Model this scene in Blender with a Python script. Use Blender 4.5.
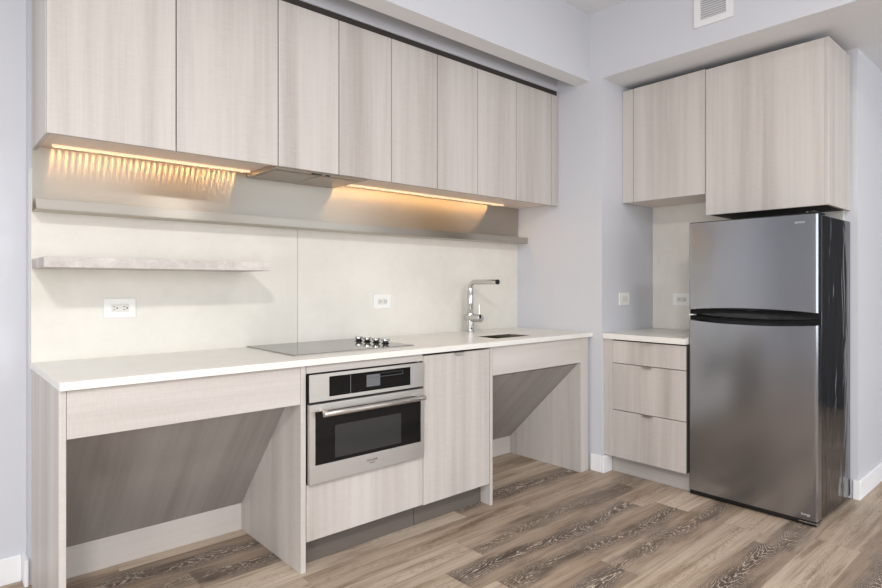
import bpy, bmesh, math, random
from mathutils import Vector, Matrix
D = bpy.data
S = bpy.context.scene
C = S.collection
for o in list(D.objects): D.objects.remove(o)

# ------------------------------------------------------------------ camera
cam_d = D.cameras.new('camera'); cam = D.objects.new('camera', cam_d); C.objects.link(cam)
cam.location = (0, 0, 1.17)
cam.rotation_euler = (math.radians(90), 0, math.radians(48.423 - 90))
cam_d.sensor_width = 36.0; cam_d.lens = 36.0 * 583.37 / 882
cam_d.shift_y = -9.58 / 882
cam_d.clip_start = 0.05
S.camera = cam

# ------------------------------------------------------------------ world, lights, exposure
w = D.worlds.new('world'); S.world = w; w.use_nodes = True
w.node_tree.nodes['Background'].inputs[0].default_value = (0.80, 0.88, 1.0, 1)
w.node_tree.nodes['Background'].inputs[1].default_value = 0.6

def light(name, kind, loc, power, color, size=None, size_y=None, aim=None):
    l = D.lights.new(name, kind); l.energy = power; l.color = color
    o = D.objects.new(name, l); C.objects.link(o); o.location = loc
    if kind == 'AREA':
        l.shape = 'RECTANGLE'; l.size = size; l.size_y = size_y or size
    else:
        l.shadow_soft_size = size
    if aim is not None:
        o.rotation_euler = (Vector(aim) - Vector(loc)).to_track_quat('-Z', 'Y').to_euler()
    return o

def downlight(name, x, y, power):
    return light(name, 'AREA', (x, y, 2.868), power, (1.0, 0.985, 0.965), 0.34)
downlight('ceiling_downlight', -0.55, -0.8, 88)
downlight('ceiling_downlight', 1.9, -0.6, 26)
light('window_daylight', 'AREA', (0.6, -3.12, 1.45), 50, (0.93, 0.96, 1.0), 3.2, 1.8, (0.6, 3, 2.3))
light('side_window_daylight', 'AREA', (-2.15, -0.3, 1.5), 98, (0.93, 0.96, 1.0), 2.4, 1.8, (3, 0.2, 2.4))
light('right_window_daylight', 'AREA', (4.6, -3.12, 1.45), 42, (0.92, 0.96, 1.0), 2.6, 1.8, (4.2, 3, 2.0))  # goes with the added unseen window, brightens what the steel reflects

S.view_settings.view_transform = 'Standard'
S.view_settings.look = 'None'
S.view_settings.gamma = 1.0
S.view_settings.use_curve_mapping = False
S.view_settings.exposure = 0.07

# ------------------------------------------------------------------ materials
def lin(c): return c / 12.92 if c <= 0.04045 else ((c + 0.055) / 1.055) ** 2.4
def rgb(r, g, b): return (lin(r / 255), lin(g / 255), lin(b / 255), 1)

class NT:
    def __init__(s, name):
        s.m = D.materials.new(name); s.m.use_nodes = True
        s.t = s.m.node_tree; s.n = s.t.nodes; s.b = s.n['Principled BSDF']
    def add(s, kind, **kw):
        x = s.n.new(kind)
        for k, v in kw.items(): setattr(x, k, v)
        return x
    def link(s, a, b): s.t.links.new(a, b)
    def math(s, op, a, b=None):
        x = s.add('ShaderNodeMath', operation=op)
        for i, v in enumerate((a, b)):
            if v is None: continue
            if isinstance(v, (int, float)): x.inputs[i].default_value = v
            else: s.link(v, x.inputs[i])
        return x.outputs[0]
    def mix(s, fac, a, b, blend='MIX'):
        x = s.add('ShaderNodeMix', data_type='RGBA', blend_type=blend)
        for i, v in ((0, fac), (6, a), (7, b)):
            if isinstance(v, (int, float, tuple)): x.inputs[i].default_value = v
            else: s.link(v, x.inputs[i])
        return x.outputs[2]
    def ramp(s, fac, stops):
        x = s.add('ShaderNodeValToRGB'); s.link(fac, x.inputs[0])
        e = x.color_ramp.elements
        while len(e) < len(stops): e.new(0.5)
        for el, (p, c) in zip(e, stops): el.position = p; el.color = c
        return x.outputs[0]
    def coords(s, scale=(1, 1, 1), rnd=True, space='Object'):
        tc = s.add('ShaderNodeTexCoord'); v = tc.outputs[space]
        if rnd:
            oi = s.add('ShaderNodeObjectInfo')
            a = s.add('ShaderNodeVectorMath', operation='SCALE'); a.inputs[0].default_value = (7.3, 13.1, 3.7)
            s.link(oi.outputs['Random'], a.inputs['Scale'])
            b = s.add('ShaderNodeVectorMath', operation='ADD'); s.link(v, b.inputs[0]); s.link(a.outputs[0], b.inputs[1]); v = b.outputs[0]
        mp = s.add('ShaderNodeMapping'); mp.inputs['Scale'].default_value = scale; s.link(v, mp.inputs[0])
        return mp.outputs[0]
    def noise(s, vec, scale, detail=4, rough=0.55, dist=0.0):
        x = s.add('ShaderNodeTexNoise'); x.inputs['Scale'].default_value = scale
        x.inputs['Detail'].default_value = detail; x.inputs['Roughness'].default_value = rough
        x.inputs['Distortion'].default_value = dist
        s.link(vec, x.inputs['Vector']); return x.outputs[0]
    def bump(s, h, strength, dist=0.001):
        x = s.add('ShaderNodeBump'); x.inputs['Strength'].default_value = strength; x.inputs['Distance'].default_value = dist
        s.link(h, x.inputs['Height']); s.link(x.outputs[0], s.b.inputs['Normal'])
    def set(s, **kw):
        for k, v in kw.items(): s.b.inputs[k].default_value = v
        return s

def plain(name, col, rough=0.5, metal=0.0, **kw):
    t = NT(name); t.set(**{'Base Color': col, 'Roughness': rough, 'Metallic': metal}); t.set(**kw)
    v = t.coords((1, 1, 1)); n = t.noise(v, 60, 3)
    r = t.add('ShaderNodeMapRange'); t.link(n, r.inputs[0])
    r.inputs[3].default_value = max(0, rough - 0.04); r.inputs[4].default_value = rough + 0.04
    t.link(r.outputs[0], t.b.inputs['Roughness'])
    return t.m

def paint(name, col, bump=0.05):
    t = NT(name); t.set(Roughness=0.75); t.b.inputs['Specular IOR Level'].default_value = 0.25
    v = t.coords(rnd=False); n = t.noise(v, 2.0, 3)
    t.link(t.mix(n, tuple(c * 0.97 for c in col[:3]) + (1,), tuple(min(1, c * 1.02) for c in col[:3]) + (1,)), t.b.inputs['Base Color'])
    t.bump(t.noise(v, 350, 2), bump, 0.0006)
    return t.m

def wood(name, axis, tone=1.0):
    """pale ash laminate, grain running along the axis (or along both axes of a sloped panel)"""
    t = NT(name)
    def sc(l, c): return tuple(l if a in axis else c for a in 'xyz')
    broad = t.noise(t.coords(sc(0.30, 6.5)), 1.0, 3, 0.55, 0.25)
    mid = t.noise(t.coords(sc(0.8, 30.0)), 1.0, 3, 0.6, 0.2)
    fine = t.noise(t.coords(sc(3.0, 170.0)), 1.0, 3, 0.65)
    chat = t.noise(t.coords(sc(240.0, 30.0)), 1.0, 2, 0.5)
    f = t.math('ADD', t.math('MULTIPLY', broad, 0.56), t.math('ADD', t.math('MULTIPLY', mid, 0.20), t.math('ADD', t.math('MULTIPLY', fine, 0.13), t.math('MULTIPLY', chat, 0.11))))
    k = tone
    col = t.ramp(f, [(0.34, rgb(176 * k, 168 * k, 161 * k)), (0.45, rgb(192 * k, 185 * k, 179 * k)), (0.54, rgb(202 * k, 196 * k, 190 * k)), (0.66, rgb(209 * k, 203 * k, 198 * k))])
    t.link(col, t.b.inputs['Base Color'])
    t.set(Roughness=0.45); t.b.inputs['Specular IOR Level'].default_value = 0.35
    t.bump(fine, 0.06, 0.0006)
    return t.m

def floor_mat():
    """weathered oak planks along x, 0.178 wide and 1.25 long, some with dark heartwood and pale open grain"""
    t = NT('oak_plank_floor'); W, L = 0.178, 1.25
    tc = t.add('ShaderNodeTexCoord'); sp = t.add('ShaderNodeSeparateXYZ'); t.link(tc.outputs['Object'], sp.inputs[0])
    m_ = t.math
    x = m_('ADD', sp.outputs[0], OX); y = m_('ADD', sp.outputs[1], OY_)
    vy = m_('DIVIDE', m_('SUBTRACT', y, 1.757), W); row = m_('FLOOR', vy); v = m_('SUBTRACT', vy, row)
    off = m_('FRACT', m_('ADD', 0.448 + 50, m_('ADD', m_('MULTIPLY', row, 0.321), m_('MULTIPLY', m_('MULTIPLY', row, row), 0.137))))
    ux = m_('SUBTRACT', m_('DIVIDE', x, L), off); colm = m_('FLOOR', ux); u = m_('SUBTRACT', ux, colm)
    def hash_(seed): return m_('FRACT', m_('ADD', 200, m_('MULTIPLY', m_('SINE', m_('ADD', m_('ADD', m_('MULTIPLY', row, 1.7), m_('MULTIPLY', colm, 2.3)), seed)), 97.3)))
    r1, r2, r3 = hash_(SEED), hash_(5.1), hash_(8.7)
    def vec(sx, sy, kz):
        c = t.add('ShaderNodeCombineXYZ'); t.link(m_('MULTIPLY', x, sx), c.inputs[0]); t.link(m_('MULTIPLY', y, sy), c.inputs[1]); t.link(m_('MULTIPLY', r2, kz), c.inputs[2]); return c.outputs[0]
    wander = t.noise(vec(1.1, 0.0, 40), 1.0, 2, 0.5)
    rag = t.noise(vec(5.0, 45.0, 30), 1.0, 4, 0.6)
    blot = t.noise(vec(2.2, 9.0, 60), 1.0, 3, 0.55)
    cen = m_('ADD', 0.5, m_('MULTIPLY', m_('SUBTRACT', wander, 0.5), 1.3))
    d = m_('ABSOLUTE', m_('SUBTRACT', v, cen))
    # heartwood: 1 on the plank's spine, 0 at its edges
    hd = m_('ADD', d, m_('ADD', m_('MULTIPLY', m_('SUBTRACT', rag, 0.5), 0.35), m_('MULTIPLY', m_('SUBTRACT', blot, 0.5), 1.2)))
    hm = t.add('ShaderNodeMapRange', interpolation_type='SMOOTHSTEP'); t.link(hd, hm.inputs[0])
    hm.inputs[1].default_value = 0.50; hm.inputs[2].default_value = 0.18; hm.inputs[3].default_value = 0; hm.inputs[4].default_value = 1
    heart = hm.outputs[0]
    dark = t.add('ShaderNodeMapRange'); t.link(r1, dark.inputs[0]); dark.inputs[1].default_value = 0.45; dark.inputs[2].default_value = 0.8
    # nested arches of open grain
    warp = t.noise(vec(9.0, 60.0, 20), 1.0, 3, 0.65); slow = t.noise(vec(2.5, 7.0, 25), 1.0, 2, 0.5)
    sgn = m_('SUBTRACT', m_('MULTIPLY', m_('GREATER_THAN', r3, 0.5), 2.0), 1.0)
    ph = m_('ADD', m_('MULTIPLY', m_('MULTIPLY', x, 15.0), sgn), m_('ADD', m_('MULTIPLY', m_('MULTIPLY', d, d), 75.0), m_('ADD', m_('MULTIPLY', warp, 3.4), m_('MULTIPLY', slow, 11.0))))
    rings = m_('SINE', m_('MULTIPLY', ph, 6.2832))
    fine = t.noise(vec(4.0, 260.0, 12), 1.0, 3, 0.65); streak = t.noise(vec(1.4, 42.0, 15), 1.0, 4, 0.62)
    tone = t.ramp(r2, [(0.0, rgb(178, 160, 142)), (0.4, rgb(194, 177, 159)), (0.7, rgb(206, 191, 174)), (1.0, rgb(184, 167, 149))])
    base = t.mix(1.0, tone, t.ramp(streak, [(0.32, (0.70, 0.66, 0.62, 1)), (0.46, (0.95, 0.94, 0.93, 1)), (0.65, (1.05, 1.05, 1.05, 1))]), 'MULTIPLY')
    base = t.mix(1.0, base, t.ramp(fine, [(0.32, (0.80, 0.77, 0.74, 1)), (0.58, (1.03, 1.03, 1.03, 1))]), 'MULTIPLY')
    patch = t.noise(vec(1.6, 14.0, 33), 1.0, 5, 0.65)
    base = t.mix(1.0, base, t.ramp(patch, [(0.34, (0.56, 0.50, 0.45, 1)), (0.47, (0.93, 0.91, 0.89, 1)), (0.62, (1.04, 1.04, 1.04, 1))]), 'MULTIPLY')
    # faint brown arches on the pale planks
    faint = t.ramp(rings, [(0.55, (1, 1, 1, 1)), (0.95, (0.62, 0.55, 0.50, 1))])
    base = t.mix(m_('MULTIPLY', heart, 0.6), base, t.mix(1.0, base, faint, 'MULTIPLY'))
    # dark planks: the whole plank browns a little, the spine goes dark with pale lines
    base = t.mix(m_('MULTIPLY', dark.outputs[0], 0.62), base, t.mix(1.0, base, rgb(192, 183, 175), 'MULTIPLY'))
    dk = t.ramp(m_('ADD', m_('MULTIPLY', streak, 0.5), m_('MULTIPLY', rag, 0.5)), [(0.35, rgb(62, 51, 43)), (0.65, rgb(112, 96, 84))])
    lines = t.ramp(rings, [(0.70, (0, 0, 0, 1)), (0.96, (1, 1, 1, 1))])
    ls = t.add('ShaderNodeSeparateColor'); t.link(lines, ls.inputs[0])
    lp = t.add('ShaderNodeMapRange', interpolation_type='SMOOTHSTEP'); t.link(t.noise(vec(4.0, 11.0, 71), 1.0, 2, 0.5), lp.inputs[0])
    lp.inputs[1].default_value = 0.30; lp.inputs[2].default_value = 0.48
    dk = t.mix(m_('MULTIPLY', m_('MULTIPLY', ls.outputs[0], lp.outputs[0]), 0.85), dk, rgb(222, 206, 188))
    base = t.mix(m_('MULTIPLY', m_('MULTIPLY', heart, dark.outputs[0]), 0.95), base, dk)
    # seams between planks
    ey = m_('MULTIPLY', m_('MINIMUM', v, m_('SUBTRACT', 1.0, v)), W); ex = m_('MULTIPLY', m_('MINIMUM', u, m_('SUBTRACT', 1.0, u)), L)
    seam = m_('LESS_THAN', m_('MINIMUM', ey, ex), 0.0009)
    base = t.mix(m_('MULTIPLY', seam, 0.45), base, rgb(100, 84, 72))
    t.link(base, t.b.inputs['Base Color'])
    t.set(Roughness=0.45); t.b.inputs['Specular IOR Level'].default_value = 0.35
    t.bump(m_('SUBTRACT', fine, seam), 0.12, 0.0008)
    return t.m

def slab(name, a, b, rough, scale=3.0):
    t = NT(name); v = t.coords()
    n = t.noise(v, scale, 6, 0.6, 0.4); n2 = t.noise(v, scale * 9, 4, 0.6)
    f = t.math('ADD', t.math('MULTIPLY', n, 0.75), t.math('MULTIPLY', n2, 0.25))
    t.link(t.ramp(f, [(0.35, a), (0.62, b)]), t.b.inputs['Base Color'])
    t.set(Roughness=rough); t.b.inputs['Specular IOR Level'].default_value = 0.4
    return t.m

def brushed(name, col, rough=0.3, aniso=0.9, rot=0.0, grain=(1.5, 1.5, 400), noisy=0.06):
    t = NT(name); t.set(**{'Base Color': col, 'Metallic': 1.0, 'Roughness': rough, 'Anisotropic': aniso, 'Anisotropic Rotation': rot})
    tg = t.add('ShaderNodeTangent', direction_type='UV_MAP'); tg.uv_map = 'UVMap'
    t.link(tg.outputs[0], t.b.inputs['Tangent'])
    v = t.coords(grain); n = t.noise(v, 1.0, 4, 0.6)
    r = t.add('ShaderNodeMapRange'); t.link(n, r.inputs[0]); r.inputs[3].default_value = rough - noisy; r.inputs[4].default_value = rough + noisy
    t.link(r.outputs[0], t.b.inputs['Roughness'])
    c = t.ramp(n, [(0.3, tuple(x * 0.975 for x in col[:3]) + (1,)), (0.7, tuple(min(1, x * 1.02) for x in col[:3]) + (1,))])
    t.link(c, t.b.inputs['Base Color'])
    return t.m

M = {}
M['wall'] = paint('wall_paint_lavender_white', rgb(208, 209, 214))
M['ceiling'] = paint('ceiling_paint', rgb(228, 229, 231))
M['trim'] = paint('baseboard_paint', rgb(240, 240, 241), 0.0)
M['wood_v'] = wood('ash_laminate_upright_grain', 'z')
M['wood_h'] = wood('ash_laminate_level_grain', 'x')
M['kick_shaded'] = plain('grey_toe_kick_shaded', rgb(102, 95, 88), 0.6)  # grey board, darkened in colour for the shade of the kick recess
M['wood_kick_b'] = wood('ash_laminate_toe_kick_side', 'y', 0.9)
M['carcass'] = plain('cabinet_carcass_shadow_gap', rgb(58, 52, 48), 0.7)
M['underside'] = plain('cabinet_underside_bounce_tint', rgb(236, 224, 214), 0.5)  # light bounced up from the steel is put into this pale colour
OX, OY_ = (-2.2 + 6.5) / 2, (-3.2 + 2.95) / 2   # the floor's own centre, so that plank seams fall where they lie in the room
SEED = 20.56
M['floor'] = floor_mat()
M['counter'] = slab('quartz_countertop', rgb(230, 228, 221), rgb(236, 234, 228), 0.28, 6)
M['splash'] = slab('cream_porcelain_slab', rgb(219, 215, 205), rgb(230, 226, 217), 0.45, 2.2)
M['stone'] = slab('pale_concrete_shelf', rgb(176, 168, 162), rgb(212, 207, 201), 0.6, 9)
M['steel'] = brushed('brushed_stainless', rgb(198, 193, 183), 0.36, 1.0, 0.25, noisy=0.01)
M['steel_oven'] = brushed('oven_stainless', rgb(206, 201, 195), 0.34, 0.9, 0.25)
M['steel_fridge'] = brushed('fridge_door_stainless', rgb(166, 169, 174), 0.18, 0.5, 0.25, noisy=0.01)
M['steel_sink'] = brushed('sink_steel', rgb(128, 122, 114), 0.28, 0.5, 0.25)
M['chrome'] = plain('polished_chrome', rgb(205, 204, 202), 0.07, 1.0)
M['pull'] = plain('brushed_nickel_pull', rgb(206, 200, 192), 0.35, 1.0)
M['black'] = plain('black_plastic', rgb(14, 14, 15), 0.35)
M['grip'] = plain('recessed_grip_plastic', rgb(7, 7, 8), 0.3, **{'Specular IOR Level': 0.2})
M['black_gloss'] = plain('black_oven_glass', rgb(8, 8, 9), 0.08, **{'Specular IOR Level': 0.3})
M['window_glass'] = plain('oven_window_glass', rgb(44, 45, 45), 0.10)
M['display'] = plain('oven_display', rgb(104, 106, 108), 0.2)
M['display_line'] = plain('oven_display_line', rgb(84, 88, 92), 0.2)
M['cooktop'] = plain('ceramic_cooktop_glass', rgb(112, 110, 106), 0.07)
M['white_plastic'] = plain('white_plastic', rgb(240, 239, 235), 0.35)
M['slot'] = plain('outlet_slot', rgb(70, 66, 60), 0.6)
M['outline'] = plain('outlet_insert_plastic', rgb(222, 220, 213), 0.4)
M['gap_dark'] = plain('vent_shadow_backing', rgb(185, 185, 187), 0.8)
M['vent'] = plain('vent_white_enamel', rgb(232, 231, 232), 0.4)
M['lettering'] = plain('logo_lettering', rgb(92, 80, 72), 0.4)
M['lettering_pale'] = plain('pale_lettering', rgb(205, 204, 200), 0.4)
M['hood'] = brushed('hood_steel', rgb(190, 180, 168), 0.35, 0.3)
M['charcoal'] = plain('charcoal_reflection_panel', rgb(40, 40, 44), 0.5)
M['frame_white'] = plain('window_frame_white', rgb(235, 235, 236), 0.4)

def glossy_side():
    t = NT('fridge_cabinet_enamel'); t.set(**{'Base Color': rgb(34, 35, 38), 'Roughness': 0.10})
    v = t.coords((9, 9, 2.6)); t.bump(t.noise(v, 1.0, 2, 0.5, 0.5), 0.7, 0.012)
    t.b.inputs['Coat Weight'].default_value = 0.1; t.b.inputs['Coat Roughness'].default_value = 0.05
    t.b.inputs['Specular IOR Level'].default_value = 0.55
    return t.m
M['fridge_side'] = glossy_side()

def glass():
    t = NT('clear_window_glass'); t.set(**{'Base Color': (1, 1, 1, 1), 'Roughness': 0.0, 'Transmission Weight': 1.0, 'IOR': 1.02})
    return t.m
M['glass'] = glass()

def emit(name, col, k):
    t = NT(name); t.set(**{'Base Color': col, 'Emission Color': col, 'Emission Strength': k}); return t.m
M['led'] = emit('warm_led_diode', (1.0, 0.60, 0.25, 1), 46.0)
M['led_lens'] = emit('warm_led_diffuser', (1.0, 0.72, 0.46, 1), 0.6)

# ------------------------------------------------------------------ mesh helpers
class B:
    """collects shapes, in room coordinates, into one mesh"""
    def __init__(s): s.bm = bmesh.new()
    def _merge(s, tmp):
        me = D.meshes.new('tmp'); tmp.to_mesh(me); tmp.free(); s.bm.from_mesh(me); D.meshes.remove(me)
    def box(s, x0, x1, y0, y1, z0, z1, bev=0.0, seg=2, mat=None):
        t = bmesh.new(); bmesh.ops.create_cube(t, size=1.0)
        for v in t.verts:
            v.co = Vector(((x0 + x1) / 2 + v.co.x * (x1 - x0), (y0 + y1) / 2 + v.co.y * (y1 - y0), (z0 + z1) / 2 + v.co.z * (z1 - z0)))
        if bev > 0:
            bmesh.ops.bevel(t, geom=list(t.edges), offset=bev, segments=seg, profile=0.5, affect='EDGES', clamp_overlap=True)
        s._merge(t); return s
    def cyl(s, p, q, r, r2=None, n=24, bev=0.0):
        p, q = Vector(p), Vector(q); d = q - p
        t = bmesh.new()
        bmesh.ops.create_cone(t, cap_ends=True, cap_tris=False, segments=n, radius1=r, radius2=r if r2 is None else r2, depth=d.length)
        if bev > 0:
            ed = [e for e in t.edges if len([f for f in e.link_faces if len(f.verts) > 4]) == 1]
            bmesh.ops.bevel(t, geom=ed, offset=bev, segments=2, profile=0.5, affect='EDGES')
        t.transform(Matrix.Translation((p + q) / 2) @ d.to_track_quat('Z', 'Y').to_matrix().to_4x4())
        s._merge(t); return s
    def tube(s, pts, r, n=16):
        pts = [Vector(p) for p in pts]; t = bmesh.new(); rings = []
        for i, p in enumerate(pts):
            d = ((pts[min(i + 1, len(pts) - 1)] - p).normalized() + (p - pts[max(i - 1, 0)]).normalized()).normalized()
            q = d.to_track_quat('Z', 'X').to_matrix()
            if i and abs((q @ Vector((1, 0, 0))).dot(ref)) < 0.99:
                a = (ref - d * ref.dot(d)).normalized()
                q = Matrix((a, d.cross(a), d)).transposed()
            ref = q @ Vector((1, 0, 0))
            rings.append([t.verts.new(p + q @ Vector((r * math.cos(2 * math.pi * k / n), r * math.sin(2 * math.pi * k / n), 0))) for k in range(n)])
        for a, b in zip(rings, rings[1:]):
            for k in range(n): t.faces.new((a[k], a[(k + 1) % n], b[(k + 1) % n], b[k]))
        t.faces.new(rings[0][::-1]); t.faces.new(rings[-1])
        s._merge(t); return s
    def lathe(s, c, prof, n=32):
        """profile of (radius, z) turned about the upright axis through c"""
        t = bmesh.new(); c = Vector(c); rings = []
        for r, z in prof:
            rings.append([t.verts.new(c + Vector((r * math.cos(2 * math.pi * k / n), r * math.sin(2 * math.pi * k / n), z))) for k in range(n)])
        for a, b in zip(rings, rings[1:]):
            for k in range(n): t.faces.new((a[k], a[(k + 1) % n], b[(k + 1) % n], b[k]))
        t.faces.new(rings[0][::-1]); t.faces.new(rings[-1])
        s._merge(t); return s
    def prism(s, poly, axis, a, b):
        """outline poly (two coordinates) swept along axis from a to b"""
        t = bmesh.new()
        def P(u, v, w): return {'x': (w, u, v), 'y': (u, w, v), 'z': (u, v, w)}[axis]
        lo = [t.verts.new(P(u, v, a)) for u, v in poly]; hi = [t.verts.new(P(u, v, b)) for u, v in poly]
        t.faces.new(lo); t.faces.new(hi); n = len(poly)
        for i in range(n): t.faces.new((lo[i], lo[(i + 1) % n], hi[(i + 1) % n], hi[i]))
        bmesh.ops.recalc_face_normals(t, faces=t.faces)
        s._merge(t); return s
    def make(s, name, mat, parent=None, smooth=False, uv=None, origin=None):
        bmesh.ops.recalc_face_normals(s.bm, faces=s.bm.faces)
        vs = [v.co for v in s.bm.verts]
        if origin is None:
            lo = Vector((min(v.x for v in vs), min(v.y for v in vs), min(v.z for v in vs))); hi = Vector((max(v.x for v in vs), max(v.y for v in vs), max(v.z for v in vs)))
            origin = Vector(((lo.x + hi.x) / 2, (lo.y + hi.y) / 2, lo.z))
        origin = Vector(origin)
        if uv:
            l = s.bm.loops.layers.uv.new('UVMap')
            for f in s.bm.faces:
                ax = max(range(3), key=lambda i: abs(f.normal[i]))
                for lp in f.loops:
                    c = lp.vert.co
                    lp[l].uv = {0: (c.y, c.z), 1: (c.x, c.z), 2: (c.x, c.y)}[ax]
        s.bm.transform(Matrix.Translation(-origin))
        me = D.meshes.new(name); s.bm.to_mesh(me); s.bm.free()
        me.materials.append(M[mat])
        if smooth:
            for p in me.polygons: p.use_smooth = True
        o = D.objects.new(name, me); C.objects.link(o)
        if smooth:
            try:
                me.set_sharp_from_angle(angle=math.radians(35))
            except Exception: pass
        if parent is not None:
            base = Vector((0, 0, 0)); p = parent
            while p is not None: base += p.location; p = p.parent
            o.parent = parent; o.location = origin - base
        else: o.location = origin
        return o

def box(name, mat, parent, *a, bev=0.0015, uv=None, smooth=False):
    return B().box(*a, bev=bev).make(name, mat, parent, uv=uv, smooth=smooth)

def tag(o, label, cat, group=None):
    o['label'] = label; o['category'] = cat
    if group: o['group'] = group
    return o
def thing(name, label, cat, loc, group=None):
    o = D.objects.new(name, None); C.objects.link(o); o.location = loc; o.empty_display_size = 0.1
    return tag(o, label, cat, group)
def struct(name, mat, *a, bev=0.0):
    o = box(name, mat, None, *a, bev=bev); o['kind'] = 'structure'
    if 'soffit' in name:                                  # undersides in ceiling white, a paler colour standing in for bounced light
        o.data.materials.append(M['ceiling'])
        for p in o.data.polygons:
            if p.normal.z < -0.9: p.material_index = 1
    return o
def part_label(o, s): o['label'] = s; return o

# ------------------------------------------------------------------ room shell
X1 = 3.160        # face of the return wall and of the side soffit
YB = 2.737        # face of the backsplash
ZC = 2.876        # ceiling
RX0, RX1, RY0 = -2.2, 6.5, -3.2
struct('floor', 'floor', RX0, RX1, RY0, 2.95, -0.08, 0.0)
struct('ceiling', 'ceiling', RX0, RX1, RY0, 2.95, ZC, ZC + 0.1)
struct('wall_back', 'wall', 0.3055, X1, YB + 0.022, 2.95, 0, ZC)
struct('wall_back_left', 'wall', RX0, 0.3055, 2.832, 2.95, 0, ZC)
struct('wall_return', 'wall', X1, 3.80, 2.052, 2.95, 0, ZC)
struct('wall_right', 'wall', 3.80, RX1, 0.868, 2.95, 0, ZC)
struct('wall_left', 'wall', RX0 - 0.1, RX0, RY0, 2.95, 0, ZC)
struct('wall_right_far', 'wall', RX1, RX1 + 0.1, RY0, 2.95, 0, ZC)
struct('wall_front_left', 'wall', RX0, -1.0, RY0 - 0.1, RY0, 0, ZC)
struct('wall_front_middle', 'wall', 2.2, 3.2, RY0 - 0.1, RY0, 0, ZC)
struct('wall_front_right', 'wall', 6.0, RX1, RY0 - 0.1, RY0, 0, ZC)
def window(name, x0, x1, n):
    struct('wall_front_sill', 'wall', x0, x1, RY0 - 0.1, RY0, 0, 0.55)
    struct('wall_front_head', 'wall', x0, x1, RY0 - 0.1, RY0, 2.4, ZC)
    b = B()
    for k in range(n + 1):
        x = x0 + (x1 - x0 - 0.04) * k / n; b.box(x, x + 0.04, RY0 - 0.07, RY0 - 0.02, 0.55, 2.4)
    for z in (0.55, 2.36): b.box(x0, x1, RY0 - 0.07, RY0 - 0.02, z, z + 0.04)
    b.make(name, 'frame_white')['kind'] = 'structure'
window('window_1', -1.0, 2.2, 3)
window('window_2_added', 3.2, 6.0, 3)  # unseen window, added to give the steel brighter reflections
dr = struct('dark_reflection_panel', 'charcoal', RX1 - 0.05, RX1 - 0.001, -0.9, 0.6, 0.0, 2.2, bev=0.004)  # unseen dark panel, added for the refrigerator side to reflect

# dropped ceilings
struct('ceiling_soffit_side', 'wall', X1, RX1, RY0, 0.868, 2.455, ZC)
struct('ceiling_soffit_niche', 'wall', X1, 3.80, 0.868, 2.052, 2.455, ZC)
struct('ceiling_soffit_front_beam', 'wall', RX0, X1, 2.141, 2.253, 2.456, ZC)
struct('ceiling_soffit_rear', 'wall', RX0, X1, 2.392, 2.759, 2.456, ZC)
struct('ceiling_soffit_slot_top', 'wall', RX0, X1, 2.253, 2.392, 2.80, ZC)

# baseboards
def baseboard(name, x0, x1, y0, y1):
    o = B().box(x0, x1, y0, y1, 0, 0.105, bev=0.004).make(name, 'trim'); o['kind'] = 'structure'
baseboard('baseboard_back_left', RX0, 0.2905, 2.817, 2.832)
baseboard('baseboard_back_return', 0.2905, 0.3055, 2.745, 2.832)
baseboard('baseboard_return', X1 - 0.014, X1, 2.052, 2.128)
baseboard('baseboard_return_end', X1 - 0.014, 3.243, 2.031, 2.052)
baseboard('baseboard_right', 3.786, 3.80, 0.854, 0.889)
baseboard('baseboard_right_side', 3.80, RX1 - 0.06, 0.854, 0.868)

# ------------------------------------------------------------------ base run along the back wall
YF = 2.135
def slanted(parent, name, x0, x1, yt, zt, yb, zb, th=0.018):
    d = Vector((yb - yt, zb - zt)).normalized(); n = Vector((-d.y, d.x))
    if n.x < 0: n = -n
    poly = [(yt, zt), (yb, zb), (yb + n.x * th, zb + n.y * th), (yt + n.x * th, zt + n.y * th)]
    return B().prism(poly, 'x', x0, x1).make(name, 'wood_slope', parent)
M['wood_slope'] = wood('ash_laminate_slope_shaded', 'yz', 0.80)  # same laminate toned down, knee-space shadow put into the colour

t = thing('knee_space_cabinet', 'wide open ash-laminate counter base with sloped back panel, left of the oven', 'cabinet', (0.735, 2.45, 0), 'open knee space bases')
box('end_panel', 'wood_v', t, 0.313, 0.333, YF, 2.735, 0, 0.8395)
box('apron', 'wood_h', t, 0.334, 1.137, YF, YF + 0.02, 0.685, 0.837)
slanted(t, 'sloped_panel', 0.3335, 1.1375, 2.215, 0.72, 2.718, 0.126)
box('kick_board', 'wood_h', t, 0.3335, 1.1375, 2.718, 2.736, 0, 0.126)

t = thing('oven_cabinet', 'ash-laminate base unit holding the stainless wall oven, blank drawer front below', 'cabinet', (1.46, 2.45, 0))
box('side_panel', 'wood_v', t, 1.138, 1.161, YF, 2.735, 0, 0.8395)
box('side_panel', 'wood_v', t, 1.762, 1.778, YF + 0.024, 2.735, 0.118, 0.8395)
box('top_rail', 'wood_h', t, 1.164, 1.7785, YF, YF + 0.02, 0.806, 0.8365)
box('drawer_front', 'wood_v', t, 1.164, 1.7785, YF, YF + 0.02, 0.121, 0.352)
box('carcass_floor', 'carcass', t, 1.1615, 1.761, YF + 0.024, 2.70, 0.121, 0.139)
box('toe_kick', 'kick_shaded', t, 1.1615, 1.7775, 2.205, 2.223, 0, 0.118)

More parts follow.
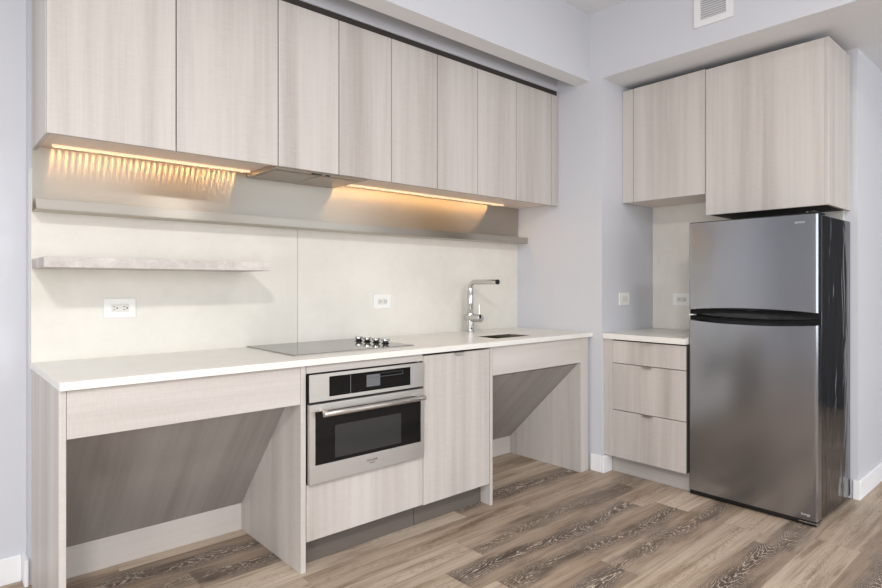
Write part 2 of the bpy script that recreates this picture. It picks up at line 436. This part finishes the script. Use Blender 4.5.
t = thing('door_cabinet', 'ash-laminate base cabinet with one tall door, right of the oven', 'cabinet', (2.02, 2.45, 0))
dd = box('door', 'wood_v', t, 1.7825, 2.237, YF, YF + 0.02, 0.117, 0.8285)
B().box(1.985, 2.038, YF - 0.014, YF + 0.012, 0.829, 0.832, bev=0.0008).box(1.985, 2.038, YF - 0.014, YF - 0.011, 0.818, 0.832, bev=0.0008).make('edge_pull', 'pull', dd)
box('side_panel', 'wood_v', t, 2.242, 2.261, YF, 2.735, 0, 0.8395)
box('carcass', 'carcass', t, 1.781, 2.2415, YF + 0.024, 2.70, 0.121, 0.826)
box('toe_kick', 'kick_shaded', t, 1.781, 2.2415, 2.205, 2.223, 0, 0.118)

t = thing('knee_space_cabinet', 'narrower open ash-laminate base with sloped panel under the sink, at the wall corner', 'cabinet', (2.70, 2.45, 0), 'open knee space bases')
box('end_panel', 'wood_v', t, 3.055, 3.138, YF, 2.735, 0, 0.8395)
box('apron', 'wood_h', t, 2.262, 3.054, YF, YF + 0.02, 0.685, 0.837)
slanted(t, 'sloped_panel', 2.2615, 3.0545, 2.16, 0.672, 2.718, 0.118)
box('kick_board', 'wood_h', t, 2.2615, 3.0545, 2.718, 2.736, 0, 0.118)

# countertop with the sink cut-out
SX0, SX1, SY0, SY1 = 2.40, 2.71, 2.235, 2.415
CZ0, CZ1 = 0.840, 0.867
bm = bmesh.new()
def top_ring(z):
    o = [bm.verts.new((x, y, z)) for x, y in ((0.313, 2.118), (X1 - 0.001, 2.118), (X1 - 0.001, YB - 0.001), (0.313, YB - 0.001))]
    i = [bm.verts.new((x, y, z)) for x, y in ((SX0, SY0), (SX1, SY0), (SX1, SY1), (SX0, SY1))]
    return o, i
o0, i0 = top_ring(CZ0); o1, i1 = top_ring(CZ1)
for k in range(4):
    j = (k + 1) % 4
    bm.faces.new((o0[k], o0[j], i0[j], i0[k])); bm.faces.new((o1[k], o1[j], i1[j], i1[k]))
    bm.faces.new((o0[k], o0[j], o1[j], o1[k])); bm.faces.new((i0[k], i0[j], i1[j], i1[k]))
bmesh.ops.recalc_face_normals(bm, faces=bm.faces)
bev = [e for e in bm.edges if all(v in o1 + o0 for v in e.verts)]
bmesh.ops.bevel(bm, geom=bev, offset=0.002, segments=2, profile=0.5, affect='EDGES')
b = B(); b.bm.free(); b.bm = bm
tag(b.make('countertop', 'counter'), 'long white quartz countertop along the back wall, with cooktop and sink', 'countertop')

# backsplash slabs
tag(box('backsplash_slab', 'splash', None, 0.311, 1.441, YB, YB + 0.021, 0.842, 1.62), 'cream backsplash slab behind the stone shelf, left of the vertical seam', 'backsplash', 'backsplash slabs')
tag(box('backsplash_slab', 'splash', None, 1.443, X1 - 0.002, YB, YB + 0.021, 0.842, 1.62), 'cream backsplash slab behind the faucet, right of the vertical seam', 'backsplash', 'backsplash slabs')

# stone floating shelf
tag(box('floating_shelf', 'stone', None, 0.313, 1.150, 2.430, YB - 0.0005, 1.230, 1.268, bev=0.002), 'short mottled grey stone shelf floating on the cream backsplash', 'shelf')

# steel wall panel and ledge
t = thing('steel_ledge', 'long brushed stainless ledge with upturned lip under the wall cabinets', 'shelf', (1.73, 2.70, 1.452))
b = B().box(0.315, 3.142, 2.634, 2.728, 1.452, 1.4545, bev=0.0008).box(0.315, 3.142, 2.634, 2.637, 1.4548, 1.494, bev=0.001)
b.make('tray', 'steel', t, uv=True)
B().box(0.313, 3.148, 2.729, 2.7365, 1.452, 1.7055, bev=0.0006).make('back_panel', 'steel', t, uv=True)

# ------------------------------------------------------------------ wall cabinets along the back wall
UY = 2.385; UZ0, UZ1 = 1.690, 2.420
def pair(name, label, xs, ends=(False, False), group='wall cabinets in the long row'):
    x0, xm, x1 = xs
    t = thing(name, label, 'cabinet', ((x0 + x1) / 2, 2.56, UZ0), group)
    g = 0.0024
    xa = x0 + (0.018 if ends[0] else 0.0003); xb = x1 - 0.0003
    box('carcass', 'carcass', t, xa, xb, UY + 0.022, 2.7345, UZ0 + 0.028, UZ1 - 0.002)
    box('bottom_panel', 'underside', t, xa, xb, UY + 0.022, 2.7345, UZ0 + 0.016, UZ0 + 0.0275, bev=0.0005)
    box('gap_shade_strip', 'carcass', t, x0 + 0.001, x1 - 0.0005, UY + 0.012, UY + 0.030, UZ1 + 0.0005, 2.4555)  # dark strip added as the shade in the gap above the cabinet
    if ends[0]: box('end_panel', 'wood_v', t, x0, x0 + 0.017, UY + 0.0205, 2.7345, UZ0, UZ1)
    for a, c in ((x0, xm), (xm, x1)):
        box('door', 'wood_v', t, a + g, c - g, UY, UY + 0.02, UZ0, UZ1, bev=0.0012)
    return t
pair('wall_cabinet', 'two-door ash wall cabinet at the left end, above the stone shelf', (0.313, 0.737, 1.163), (True, False))
pair('wall_cabinet', 'two-door ash wall cabinet above the slim range hood', (1.163, 1.471, 1.779))
pair('wall_cabinet', 'two-door ash wall cabinet between the hood unit and the corner unit', (1.779, 2.09, 2.398))
t = pair('wall_cabinet', 'two-door ash wall cabinet at the corner with a narrow filler strip', (2.398, 2.737, 3.086))
box('filler_strip', 'wood_v', t, 3.089, X1 - 0.002, UY, UY + 0.02, UZ0, UZ1, bev=0.0012)
box('gap_shade_strip', 'carcass', t, 3.0865, X1 - 0.002, UY + 0.012, UY + 0.030, UZ1 + 0.0005, 2.4555)  # the added dark gap shade carried on to the wall
box('filler_bottom', 'underside', t, 3.088, X1 - 0.002, UY + 0.022, 2.7345, UZ0 + 0.016, UZ0 + 0.0275)

# range hood
t = thing('range_hood', 'slim stainless range hood built in under the cabinets above the cooktop', 'range hood', (1.41, 2.56, UZ0))
B().box(1.166, 1.650, 2.412, 2.722, UZ0 - 0.004, UZ0 + 0.0155, bev=0.0015).make('body', 'hood', t, uv=True)
fb = B()
for k in range(2):
    x0 = 1.185 + k * 0.225
    fb.box(x0, x0 + 0.215, 2.46, 2.70, UZ0 - 0.0062, UZ0 - 0.0042, bev=0.001)
fb.make('filter', 'hood', t, uv=True)
for k, x in enumerate((1.352, 1.425)):
    B().box(x, x + (0.05 if k == 0 else 0.02), 2.420, 2.436, UZ0 - 0.0075, UZ0 - 0.0042, bev=0.001).make('button', 'black', t)

# under-cabinet light strips: a steel channel with a row of warm diodes
def led(label, x0, x1, n):
    t = thing('light_strip', label, 'lamp', ((x0 + x1) / 2, 2.66, UZ0), 'under-cabinet light strips')
    z = UZ0 + 0.0155
    B().box(x0, x1, 2.640, 2.690, z - 0.002, z, bev=0.0006).make('channel', 'underside', t)
    B().box(x0, x1, 2.6385, 2.6412, z - 0.0125, z - 0.0021, bev=0.0006).make('diffuser', 'led_lens', t)
    d = B()
    for k in range(n):
        x = x0 + 0.01 + (x1 - x0 - 0.02) * (k + 0.5) / n
        d.box(x - 0.0036, x + 0.0036, 2.672, 2.687, z - 0.0035, z - 0.0022)
    d.make('diodes', 'led', t)
led('warm light strip under the left wall cabinet, above the stone shelf', 0.365, 1.145, 32)
led('warm light strip under the right wall cabinets, above the faucet', 1.665, 2.90, 50)

# ------------------------------------------------------------------ wall oven
OY = 2.112
t = thing('wall_oven', 'stainless built-in wall oven with black glass door under the cooktop', 'oven', (1.466, 2.4, 0.356))
box('body', 'black', t, 1.1665, 1.757, OY + 0.0225, 2.66, 0.357, 0.80, bev=0.002)
cp = B().box(1.165, 1.768, OY, OY + 0.005, 0.690, 0.803, bev=0.0015).make('control_panel', 'steel_oven', t, uv=True)
box('rear_case', 'black', cp, 1.1655, 1.7675, OY + 0.0052, OY + 0.0222, 0.691, 0.802, bev=0.001)
ds = box('display', 'black_gloss', cp, 1.256, 1.684, OY - 0.0012, OY - 0.0001, 0.706, 0.789, bev=0.0004)
box('screen', 'display', ds, 1.440, 1.512, OY - 0.0018, OY - 0.0013, 0.724, 0.776, bev=0)
lb = B()
lb.box(1.357, 1.361, OY - 0.0018, OY - 0.0013, 0.709, 0.786)
lb.box(1.440, 1.640, OY - 0.0022, OY - 0.0019, 0.7615, 0.7635).box(1.513, 1.640, OY - 0.0018, OY - 0.0013, 0.777, 0.778).box(1.638, 1.640, OY - 0.0018, OY - 0.0013, 0.7615, 0.778)
lb.make('display_lines', 'display_line', ds)
dg = B()
dg.box(1.165, 1.768, OY, OY + 0.0225, 0.649, 0.681, bev=0.002).box(1.165, 1.768, OY, OY + 0.0225, 0.356, 0.4315, bev=0.002)
dg.box(1.165, 1.191, OY, OY + 0.0225, 0.4315, 0.649).box(1.747, 1.768, OY, OY + 0.0225, 0.4315, 0.649)
door = dg.make('door', 'steel_oven', t, uv=True)
gl = box('glass', 'black_gloss', door, 1.1912, 1.7468, OY + 0.003, OY + 0.014, 0.4317, 0.6488, bev=0.0005)
box('viewing_window', 'window_glass', gl, 1.285, 1.632, OY + 0.0022, OY + 0.0029, 0.447, 0.583, bev=0.0)
h = B().cyl((1.205, OY - 0.042, 0.646), (1.738, OY - 0.042, 0.646), 0.0115, bev=0.002)
h.box(1.218, 1.234, OY - 0.038, OY + 0.001, 0.638, 0.657, bev=0.003).box(1.712, 1.728, OY - 0.038, OY + 0.001, 0.638, 0.657, bev=0.003)
h.make('handle', 'steel_oven', door, smooth=True, uv=True)

def text(s, size, loc, rot, mat, parent, name='lettering', ext=0.0004, spacing=1.0):
    cu = D.curves.new(name, 'FONT'); cu.body = s; cu.size = size; cu.extrude = ext; cu.align_x = 'CENTER'; cu.align_y = 'CENTER'; cu.space_character = spacing
    o = D.objects.new(name, cu); C.objects.link(o)
    dg = bpy.context.evaluated_depsgraph_get(); me = D.meshes.new_from_object(o.evaluated_get(dg))
    D.objects.remove(o); D.curves.remove(cu)
    me.name = name; me.materials.clear(); me.materials.append(M[mat])
    o = D.objects.new(name, me); C.objects.link(o)
    base = Vector((0, 0, 0)); p = parent
    while p is not None: base += p.location; p = p.parent
    o.parent = parent; o.location = Vector(loc) - base; o.rotation_euler = rot
    return o
FRONT = (math.radians(90), 0, 0)                      # faces the room from the back wall
SIDE = (math.radians(90), 0, math.radians(-90))       # faces the room from the right-hand wall
text('FULGOR', 0.0135, (1.4715, OY - 0.0005, 0.4025), FRONT, 'lettering', door, 'brand_lettering', spacing=1.05)
text('MILANO', 0.006, (1.4715, OY - 0.0005, 0.391), FRONT, 'lettering', door, 'brand_lettering', spacing=1.2)

# ------------------------------------------------------------------ cooktop
t = thing('cooktop', 'flat glossy grey ceramic cooktop set on the white counter above the oven', 'cooktop', (1.49, 2.48, CZ1))
box('rim', 'steel_oven', t, 1.164, 1.815, 2.242, 2.730, CZ1 + 0.0004, CZ1 + 0.0030, bev=0.0006, uv=True)
box('glass_top', 'cooktop', t, 1.167, 1.812, 2.245, 2.727, CZ1 + 0.0031, CZ1 + 0.0054, bev=0.0006)
for k, (x, y) in enumerate(((1.715, 2.585), (1.723, 2.518), (1.731, 2.450), (1.742, 2.385))):
    kb = B().lathe((x, y, CZ1 + 0.0056), [(0.019, 0), (0.021, 0.0015), (0.014, 0.005), (0.013, 0.010), (0.019, 0.014)]).make('knob', 'black', t, smooth=True)
    B().lathe((x, y, CZ1 + 0.0056), [(0.0185, 0.0142), (0.0225, 0.0146), (0.0225, 0.0225), (0.021, 0.024)]).make('cap', 'chrome', kb, smooth=True)

# ------------------------------------------------------------------ sink and faucet
t = thing('sink', 'small rectangular stainless sink sunk into the white counter by the faucet', 'sink', ((SX0 + SX1) / 2, (SY0 + SY1) / 2, 0.73))
bm = bmesh.new()
def ring(x0, x1, y0, y1, z): return [bm.verts.new(p) for p in ((x0, y0, z), (x1, y0, z), (x1, y1, z), (x0, y1, z))]
e = 0.001
zt = CZ1 - 0.0025
rs = [ring(SX0 + e, SX1 - e, SY0 + e, SY1 - e, zt), ring(SX0 + 0.004, SX1 - 0.004, SY0 + 0.004, SY1 - 0.004, zt), ring(SX0 + 0.012, SX1 - 0.012, SY0 + 0.012, SY1 - 0.012, 0.735), ]
ro = [ring(SX0 + e, SX1 - e, SY0 + e, SY1 - e, 0.73)]
for a, b2 in zip(rs, rs[1:]):
    for k in range(4): bm.faces.new((a[k], a[(k + 1) % 4], b2[(k + 1) % 4], b2[k]))
bm.faces.new(rs[-1]); bm.faces.new(ro[0])
for k in range(4): bm.faces.new((rs[0][k], rs[0][(k + 1) % 4], ro[0][(k + 1) % 4], ro[0][k]))
b = B(); b.bm.free(); b.bm = bm; b.make('basin', 'steel_sink', t, uv=True)
B().lathe(((SX0 + SX1) / 2, (SY0 + SY1) / 2, 0.7355), [(0.032, 0), (0.034, 0.001), (0.030, 0.003), (0.012, 0.002)]).make('drain', 'chrome', t, smooth=True)

FX, FY = 2.615, 2.665
t = thing('faucet', 'tall chrome kitchen faucet with right-angled spout beside the sink', 'faucet', (FX, FY, CZ1))
B().lathe((FX, FY, CZ1 + 0.0004), [(0.027, 0), (0.027, 0.004), (0.0245, 0.006), (0.0245, 0.118), (0.020, 0.122)]).make('body', 'chrome', t, smooth=True)
R = 0.040; zt = 1.185
pts = [(FX, FY, CZ1 + 0.12), (FX, FY, zt - R - 0.001), (FX, FY, zt - R)]
for k in range(1, 9):
    a = math.pi / 2 * k / 8
    pts.append((FX, FY - R + R * math.cos(a), zt - R + R * math.sin(a)))
pts.append((FX, FY - 0.232, zt))
sp = B().tube(pts, 0.0155, 20).make('spout', 'chrome', t, smooth=True)
B().cyl((FX, FY, CZ1 + 0.121), (FX, FY, zt - R - 0.012), 0.0195, bev=0.002).make('riser_sleeve', 'chrome', t, smooth=True)
B().cyl((FX, FY - 0.2322, zt), (FX, FY - 0.242, zt), 0.0155, bev=0.002).make('spray_head', 'black', t, smooth=True)
lv = B().cyl((FX, FY + 0.036, 0.957), (FX, FY - 0.095, 0.957), 0.0255, bev=0.003).make('handle', 'chrome', t, smooth=True)
B().cyl((FX, FY - 0.080, 0.981), (FX, FY - 0.080, 1.042), 0.0042).make('lever', 'chrome', lv, smooth=True)

# ------------------------------------------------------------------ outlets and switch
def outlet(label, c, axis, cat='outlet', rocker=False, group='wall outlets'):
    """level plate 0.12 x 0.08 whose face looks to -y ('y') or -x ('x'); c is its centre on the wall"""
    t = thing('light_switch' if rocker else 'wall_outlet', label, cat, c, group)
    def bx(name, mat, par, u0, u1, v0, v1, d0, d1, bev=0.0006):
        # u runs to the viewer's right, v up, d out of the wall
        if axis == 'y': a = (c[0] + u0, c[0] + u1, c[1] - d1, c[1] - d0, c[2] + v0, c[2] + v1)
        else: a = (c[0] - d1, c[0] - d0, c[1] - u1, c[1] - u0, c[2] + v0, c[2] + v1)
        return box(name, mat, par, *a, bev=bev)
    pl = bx('plate', 'white_plastic', t, -0.060, 0.060, -0.0405, 0.0405, 0.0003, 0.006, 0.0016)
    if rocker:
        bx('rocker', 'outline', t, -0.032, 0.032, -0.017, 0.017, 0.0062, 0.009, 0.0015)
        return t
    ins = bx('receptacle', 'outline', t, -0.0335, 0.0335, -0.0165, 0.0165, 0.0062, 0.0075)
    for s in (-0.019, 0.019):
        for v in (-0.006, 0.006):
            bx('slot', 'slot', ins, s - 0.0075, s - 0.0005, v - 0.0013, v + 0.0013, 0.0076, 0.0081, 0)
        bx('ground_hole', 'slot', ins, s + 0.004, s + 0.010, -0.0028, 0.0028, 0.0076, 0.0081, 0.001)
    return t
outlet('white duplex outlet on the cream backsplash under the stone shelf', (0.619, YB, 1.0705), 'y')
outlet('white duplex outlet on the cream backsplash behind the cooktop knobs', (1.973, YB, 1.0715), 'y')
outlet('white duplex outlet on the cream slab beside the refrigerator', (1.84 and 3.780, 1.841, 1.070), 'x')
outlet('white rocker light switch on the lavender wall above the drawer unit', (3.412, 2.052, 1.076), 'y', 'light switch', True, None)

# ------------------------------------------------------------------ side niche: drawers, cabinets
DX = 3.180
t = thing('drawer_cabinet', 'narrow ash-laminate base cabinet with three drawers, left of the refrigerator', 'cabinet', (3.48, 1.78, 0))
box('filler_strip', 'wood_v', t, DX, DX + 0.02, 1.9905, 2.0505, 0.112, 0.8325)
box('carcass', 'carcass', t, DX + 0.024, 3.775, 1.535, 2.047, 0.115, 0.832)
box('side_panel', 'carcass', t, DX + 0.012, 3.775, 1.5275, 1.534, 0.112, 0.832)
box('toe_kick', 'wood_kick_b', t, 3.245, 3.262, 1.5285, 2.047, 0, 0.109)
for z0, z1, pz in ((0.689, 0.8245, 0.8245), (0.403, 0.685, 0.685), (0.112, 0.399, 0.399)):
    d = box('drawer', 'wood_v', t, DX, DX + 0.02, 1.530, 1.989, z0, z1)
    B().box(DX - 0.014, DX + 0.014, 1.725, 1.785, pz + 0.0003, pz + 0.0028, bev=0.0006).box(DX - 0.014, DX - 0.0115, 1.725, 1.785, pz - 0.009, pz + 0.0028, bev=0.0006).make('edge_pull', 'pull', d)
tag(box('countertop', 'counter', None, 3.165, 3.799, 1.5265, 2.051, 0.8335, 0.867, bev=0.002), 'short white quartz countertop on the drawer unit beside the refrigerator', 'countertop')
tag(box('backsplash_slab', 'splash', None, 3.7805, 3.7995, 0.93, 2.0515, 0.868, 1.80), 'cream backsplash slab in the side niche behind the refrigerator', 'backsplash')

UX = 3.394
t = thing('wall_cabinet', 'single-door ash wall cabinet in the niche left of the fridge cabinet', 'cabinet', (3.59, 1.78, 1.696))
box('carcass', 'carcass', t, UX + 0.022, 3.779, 1.515, 2.050, 1.710, 2.418)
box('bottom_panel', 'underside', t, UX + 0.022, 3.779, 1.515, 2.050, 1.700, 1.7095, bev=0.0005)
box('filler_strip', 'wood_v', t, UX, UX + 0.02, 1.9745, 2.0505, 1.696, 2.420)
box('door', 'wood_v', t, UX, UX + 0.02, 1.5165, 1.9710, 1.696, 2.420, bev=0.0012)
t = thing('wall_cabinet', 'deep single-door ash wall cabinet hanging above the refrigerator', 'cabinet', (3.59, 1.20, 1.571))
box('carcass', 'carcass', t, UX + 0.022, 3.779, 0.916, 1.510, 1.585, 2.413)
box('bottom_panel', 'carcass', t, UX + 0.022, 3.779, 0.916, 1.512, 1.575, 1.5845, bev=0.0005)
box('end_panel', 'wood_v', t, UX + 0.0005, 3.779, 0.897, 0.915, 1.571, 2.415)
box('door', 'wood_v', t, UX, UX + 0.02, 0.9155, 1.5125, 1.571, 2.415, bev=0.0012)

# ------------------------------------------------------------------ refrigerator
FX0 = 3.200; FY0, FY1 = 0.893, 1.523
t = thing('refrigerator', 'stainless top-freezer refrigerator with glossy black sides in the niche', 'refrigerator', (3.5, 1.2, 0))
box('cabinet', 'fridge_side', t, FX0 + 0.080, 3.776, FY0 + 0.004, FY1 - 0.004, 0.022, 1.512, bev=0.004)
box('base_grille', 'black', t, FX0 + 0.006, FX0 + 0.0795, FY0 + 0.006, FY1 - 0.006, 0.004, 0.0265, bev=0.003)
for x in (FX0 + 0.12, 3.72):
    for y in (FY0 + 0.05, FY1 - 0.05): B().cyl((x, y, 0.0), (x, y, 0.0215), 0.018).make('foot', 'black', t)
# doors bulge a little toward the room; the upper one ends in a shallow arch above the grip, the lower one in a dip
def fdoor(name, z0, z1, arch_z0=0.0, arch_z1=0.0):
    n, mz = 90, 12
    bm = bmesh.new(); grid = []
    def xs(t_): return FX0 + 0.016 * (2 * t_ - 1) ** 2 * 0.55
    f, bk = [], []
    for i in range(n + 1):
        s = i / n; y = FY1 - s * (FY1 - FY0); a = 1 - (2 * s - 1) ** 2
        lo = z0 + arch_z0 * a; hi = z1 + arch_z1 * a
        ed = min(s, 1 - s) * (FY1 - FY0); x = FX0 + 0.003 * (2 * s - 1) ** 2
        if ed < 0.010: x += 0.010 - math.sqrt(max(0, 0.010 ** 2 - (0.010 - ed) ** 2))
        f.append([bm.verts.new((x, y, lo + (hi - lo) * j / mz)) for j in range(mz + 1)])
        bk.append([bm.verts.new((FX0 + 0.066, y, lo)), bm.verts.new((FX0 + 0.066, y, hi))])
    for i in range(n):
        for j in range(mz): bm.faces.new((f[i][j], f[i + 1][j], f[i + 1][j + 1], f[i][j + 1]))
        bm.faces.new((f[i][0], bk[i][0], bk[i + 1][0], f[i + 1][0])); bm.faces.new((f[i][mz], f[i + 1][mz], bk[i + 1][1], bk[i][1]))
        bm.faces.new((bk[i][0], bk[i][1], bk[i + 1][1], bk[i + 1][0]))
    bm.faces.new([v for v in f[0]] + [bk[0][1], bk[0][0]]); bm.faces.new([v for v in f[n]] + [bk[n][1], bk[n][0]])
    b = B(); b.bm.free(); b.bm = bm
    return b.make(name, 'steel_fridge', t, smooth=True, uv=True)
ud = fdoor('freezer_door', 1.032, 1.510, 0.014, 0.0)
ld = fdoor('refrigerator_door', 0.028, 0.972, 0.0, -0.014)
# black gasket behind each door and the recessed black grips between them
for nm, z0, z1 in (('gasket', 1.036, 1.500), ('gasket', 0.050, 0.955)):
    box(nm, 'black', ud if z0 > 1 else ld, FX0 + 0.0665, FX0 + 0.0795, FY0 + 0.008, FY1 - 0.008, z0, z1, bev=0.002)
def grip(parent, zc0, zc1, up):
    n = 24; bm = bmesh.new(); rows = []
    for i in range(n + 1):
        s = i / n; y = FY1 - 0.002 - s * (FY1 - FY0 - 0.004); a = 1 - (2 * s - 1) ** 2
        za = zc0 + (0.014 * a if up else 0); zb = zc1 + (0 if up else -0.014 * a)
        zo, zi = (zb, za) if up else (za, zb)
        x = FX0 + 0.010 + 0.010 * (2 * s - 1) ** 2
        rows.append([bm.verts.new(p) for p in ((x, y, za), (x + 0.045, y, za), (x + 0.045, y, zb), (x, y, zb))] if not up else
                    [bm.verts.new(p) for p in ((x, y, za), (x + 0.045, y, za), (x + 0.045, y, zb), (x, y, zb))])
    for a, b_ in zip(rows, rows[1:]):
        for k in range(4): bm.faces.new((a[k], a[(k + 1) % 4], b_[(k + 1) % 4], b_[k]))
    bm.faces.new(rows[0]); bm.faces.new(rows[-1])
    b = B(); b.bm.free(); b.bm = bm
    return b.make('grip', 'grip', parent, smooth=True)
B().box(FX0 + 0.012, FX0 + 0.0655, FY0 + 0.004, FY1 - 0.002, 1.5103, 1.5150, bev=0.001).make('top_cap', 'black', ud)
grip(ud, 1.004, 1.031, True)
grip(ld, 0.973, 1.000, False)
B().box(FX0 + 0.004, FX0 + 0.05, FY1 - 0.022, FY1 + 0.002, 0.9985, 1.0055, bev=0.001).make('hinge_clip', 'white_plastic', t)
tb = B().box(FX0 + 0.012, FX0 + 0.15, FY0 + 0.006, FY0 + 0.055, 1.5152, 1.522, bev=0.002).cyl((FX0 + 0.035, FY0 + 0.03, 1.5152), (FX0 + 0.035, FY0 + 0.03, 1.528), 0.012)
tb.make('top_hinge', 'black', t)
B().cyl((FX0 + 0.025, FY0 + 0.05, 1.5152), (FX0 + 0.025, FY0 + 0.05, 1.525), 0.006, bev=0.001).make('hinge_screw', 'chrome', t, smooth=True)
hb = B().box(FX0 + 0.006, FX0 + 0.085, FY0 + 0.0005, FY0 + 0.006, 0.014, 0.021, bev=0.001).box(FX0 + 0.001, FX0 + 0.0055, FY0 + 0.0005, FY0 + 0.080, 0.014, 0.0205, bev=0.001)
hb.make('bottom_hinge', 'chrome', t)
text('SUMMIT', 0.0125, (FX0 + 0.0015, 0.968, 1.4725), SIDE, 'lettering_pale', ud, 'brand_lettering')
text('Energy', 0.016, (FX0 + 0.0022, 0.945, 0.054), SIDE, 'lettering_pale', ld, 'badge_lettering')

# ------------------------------------------------------------------ supply-air vent on the side soffit
t = thing('air_vent', 'white slatted air vent high on the lavender soffit', 'vent', (X1, 1.366, 2.57))
vb = B()
vy0, vy1, vz0, vz1 = 1.263, 1.469, 2.568, 2.800
fr = 0.036
vb.box(X1 - 0.008, X1 - 0.0003, vy0, vy1, vz0, vz0 + fr, bev=0.001).box(X1 - 0.008, X1 - 0.0003, vy0, vy1, vz1 - fr, vz1, bev=0.001)
vb.box(X1 - 0.008, X1 - 0.0003, vy0, vy0 + fr, vz0 + fr, vz1 - fr).box(X1 - 0.008, X1 - 0.0003, vy1 - fr, vy1, vz0 + fr, vz1 - fr)
vb.make('frame', 'vent', t)
box('backing', 'gap_dark', t, X1 - 0.0018, X1 - 0.0003, vy0 + fr, vy1 - fr, vz0 + fr, vz1 - fr, bev=0)
n = 13
for k in range(n):
    z = vz0 + fr + (vz1 - vz0 - 2 * fr) * (k + 0.5) / n
    B().prism([(X1 - 0.009, z - 0.0045), (X1 - 0.0075, z - 0.0045), (X1 - 0.002, z + 0.0035), (X1 - 0.0035, z + 0.0035)], 'y', vy0 + fr, vy1 - fr).make('slat', 'vent', t)
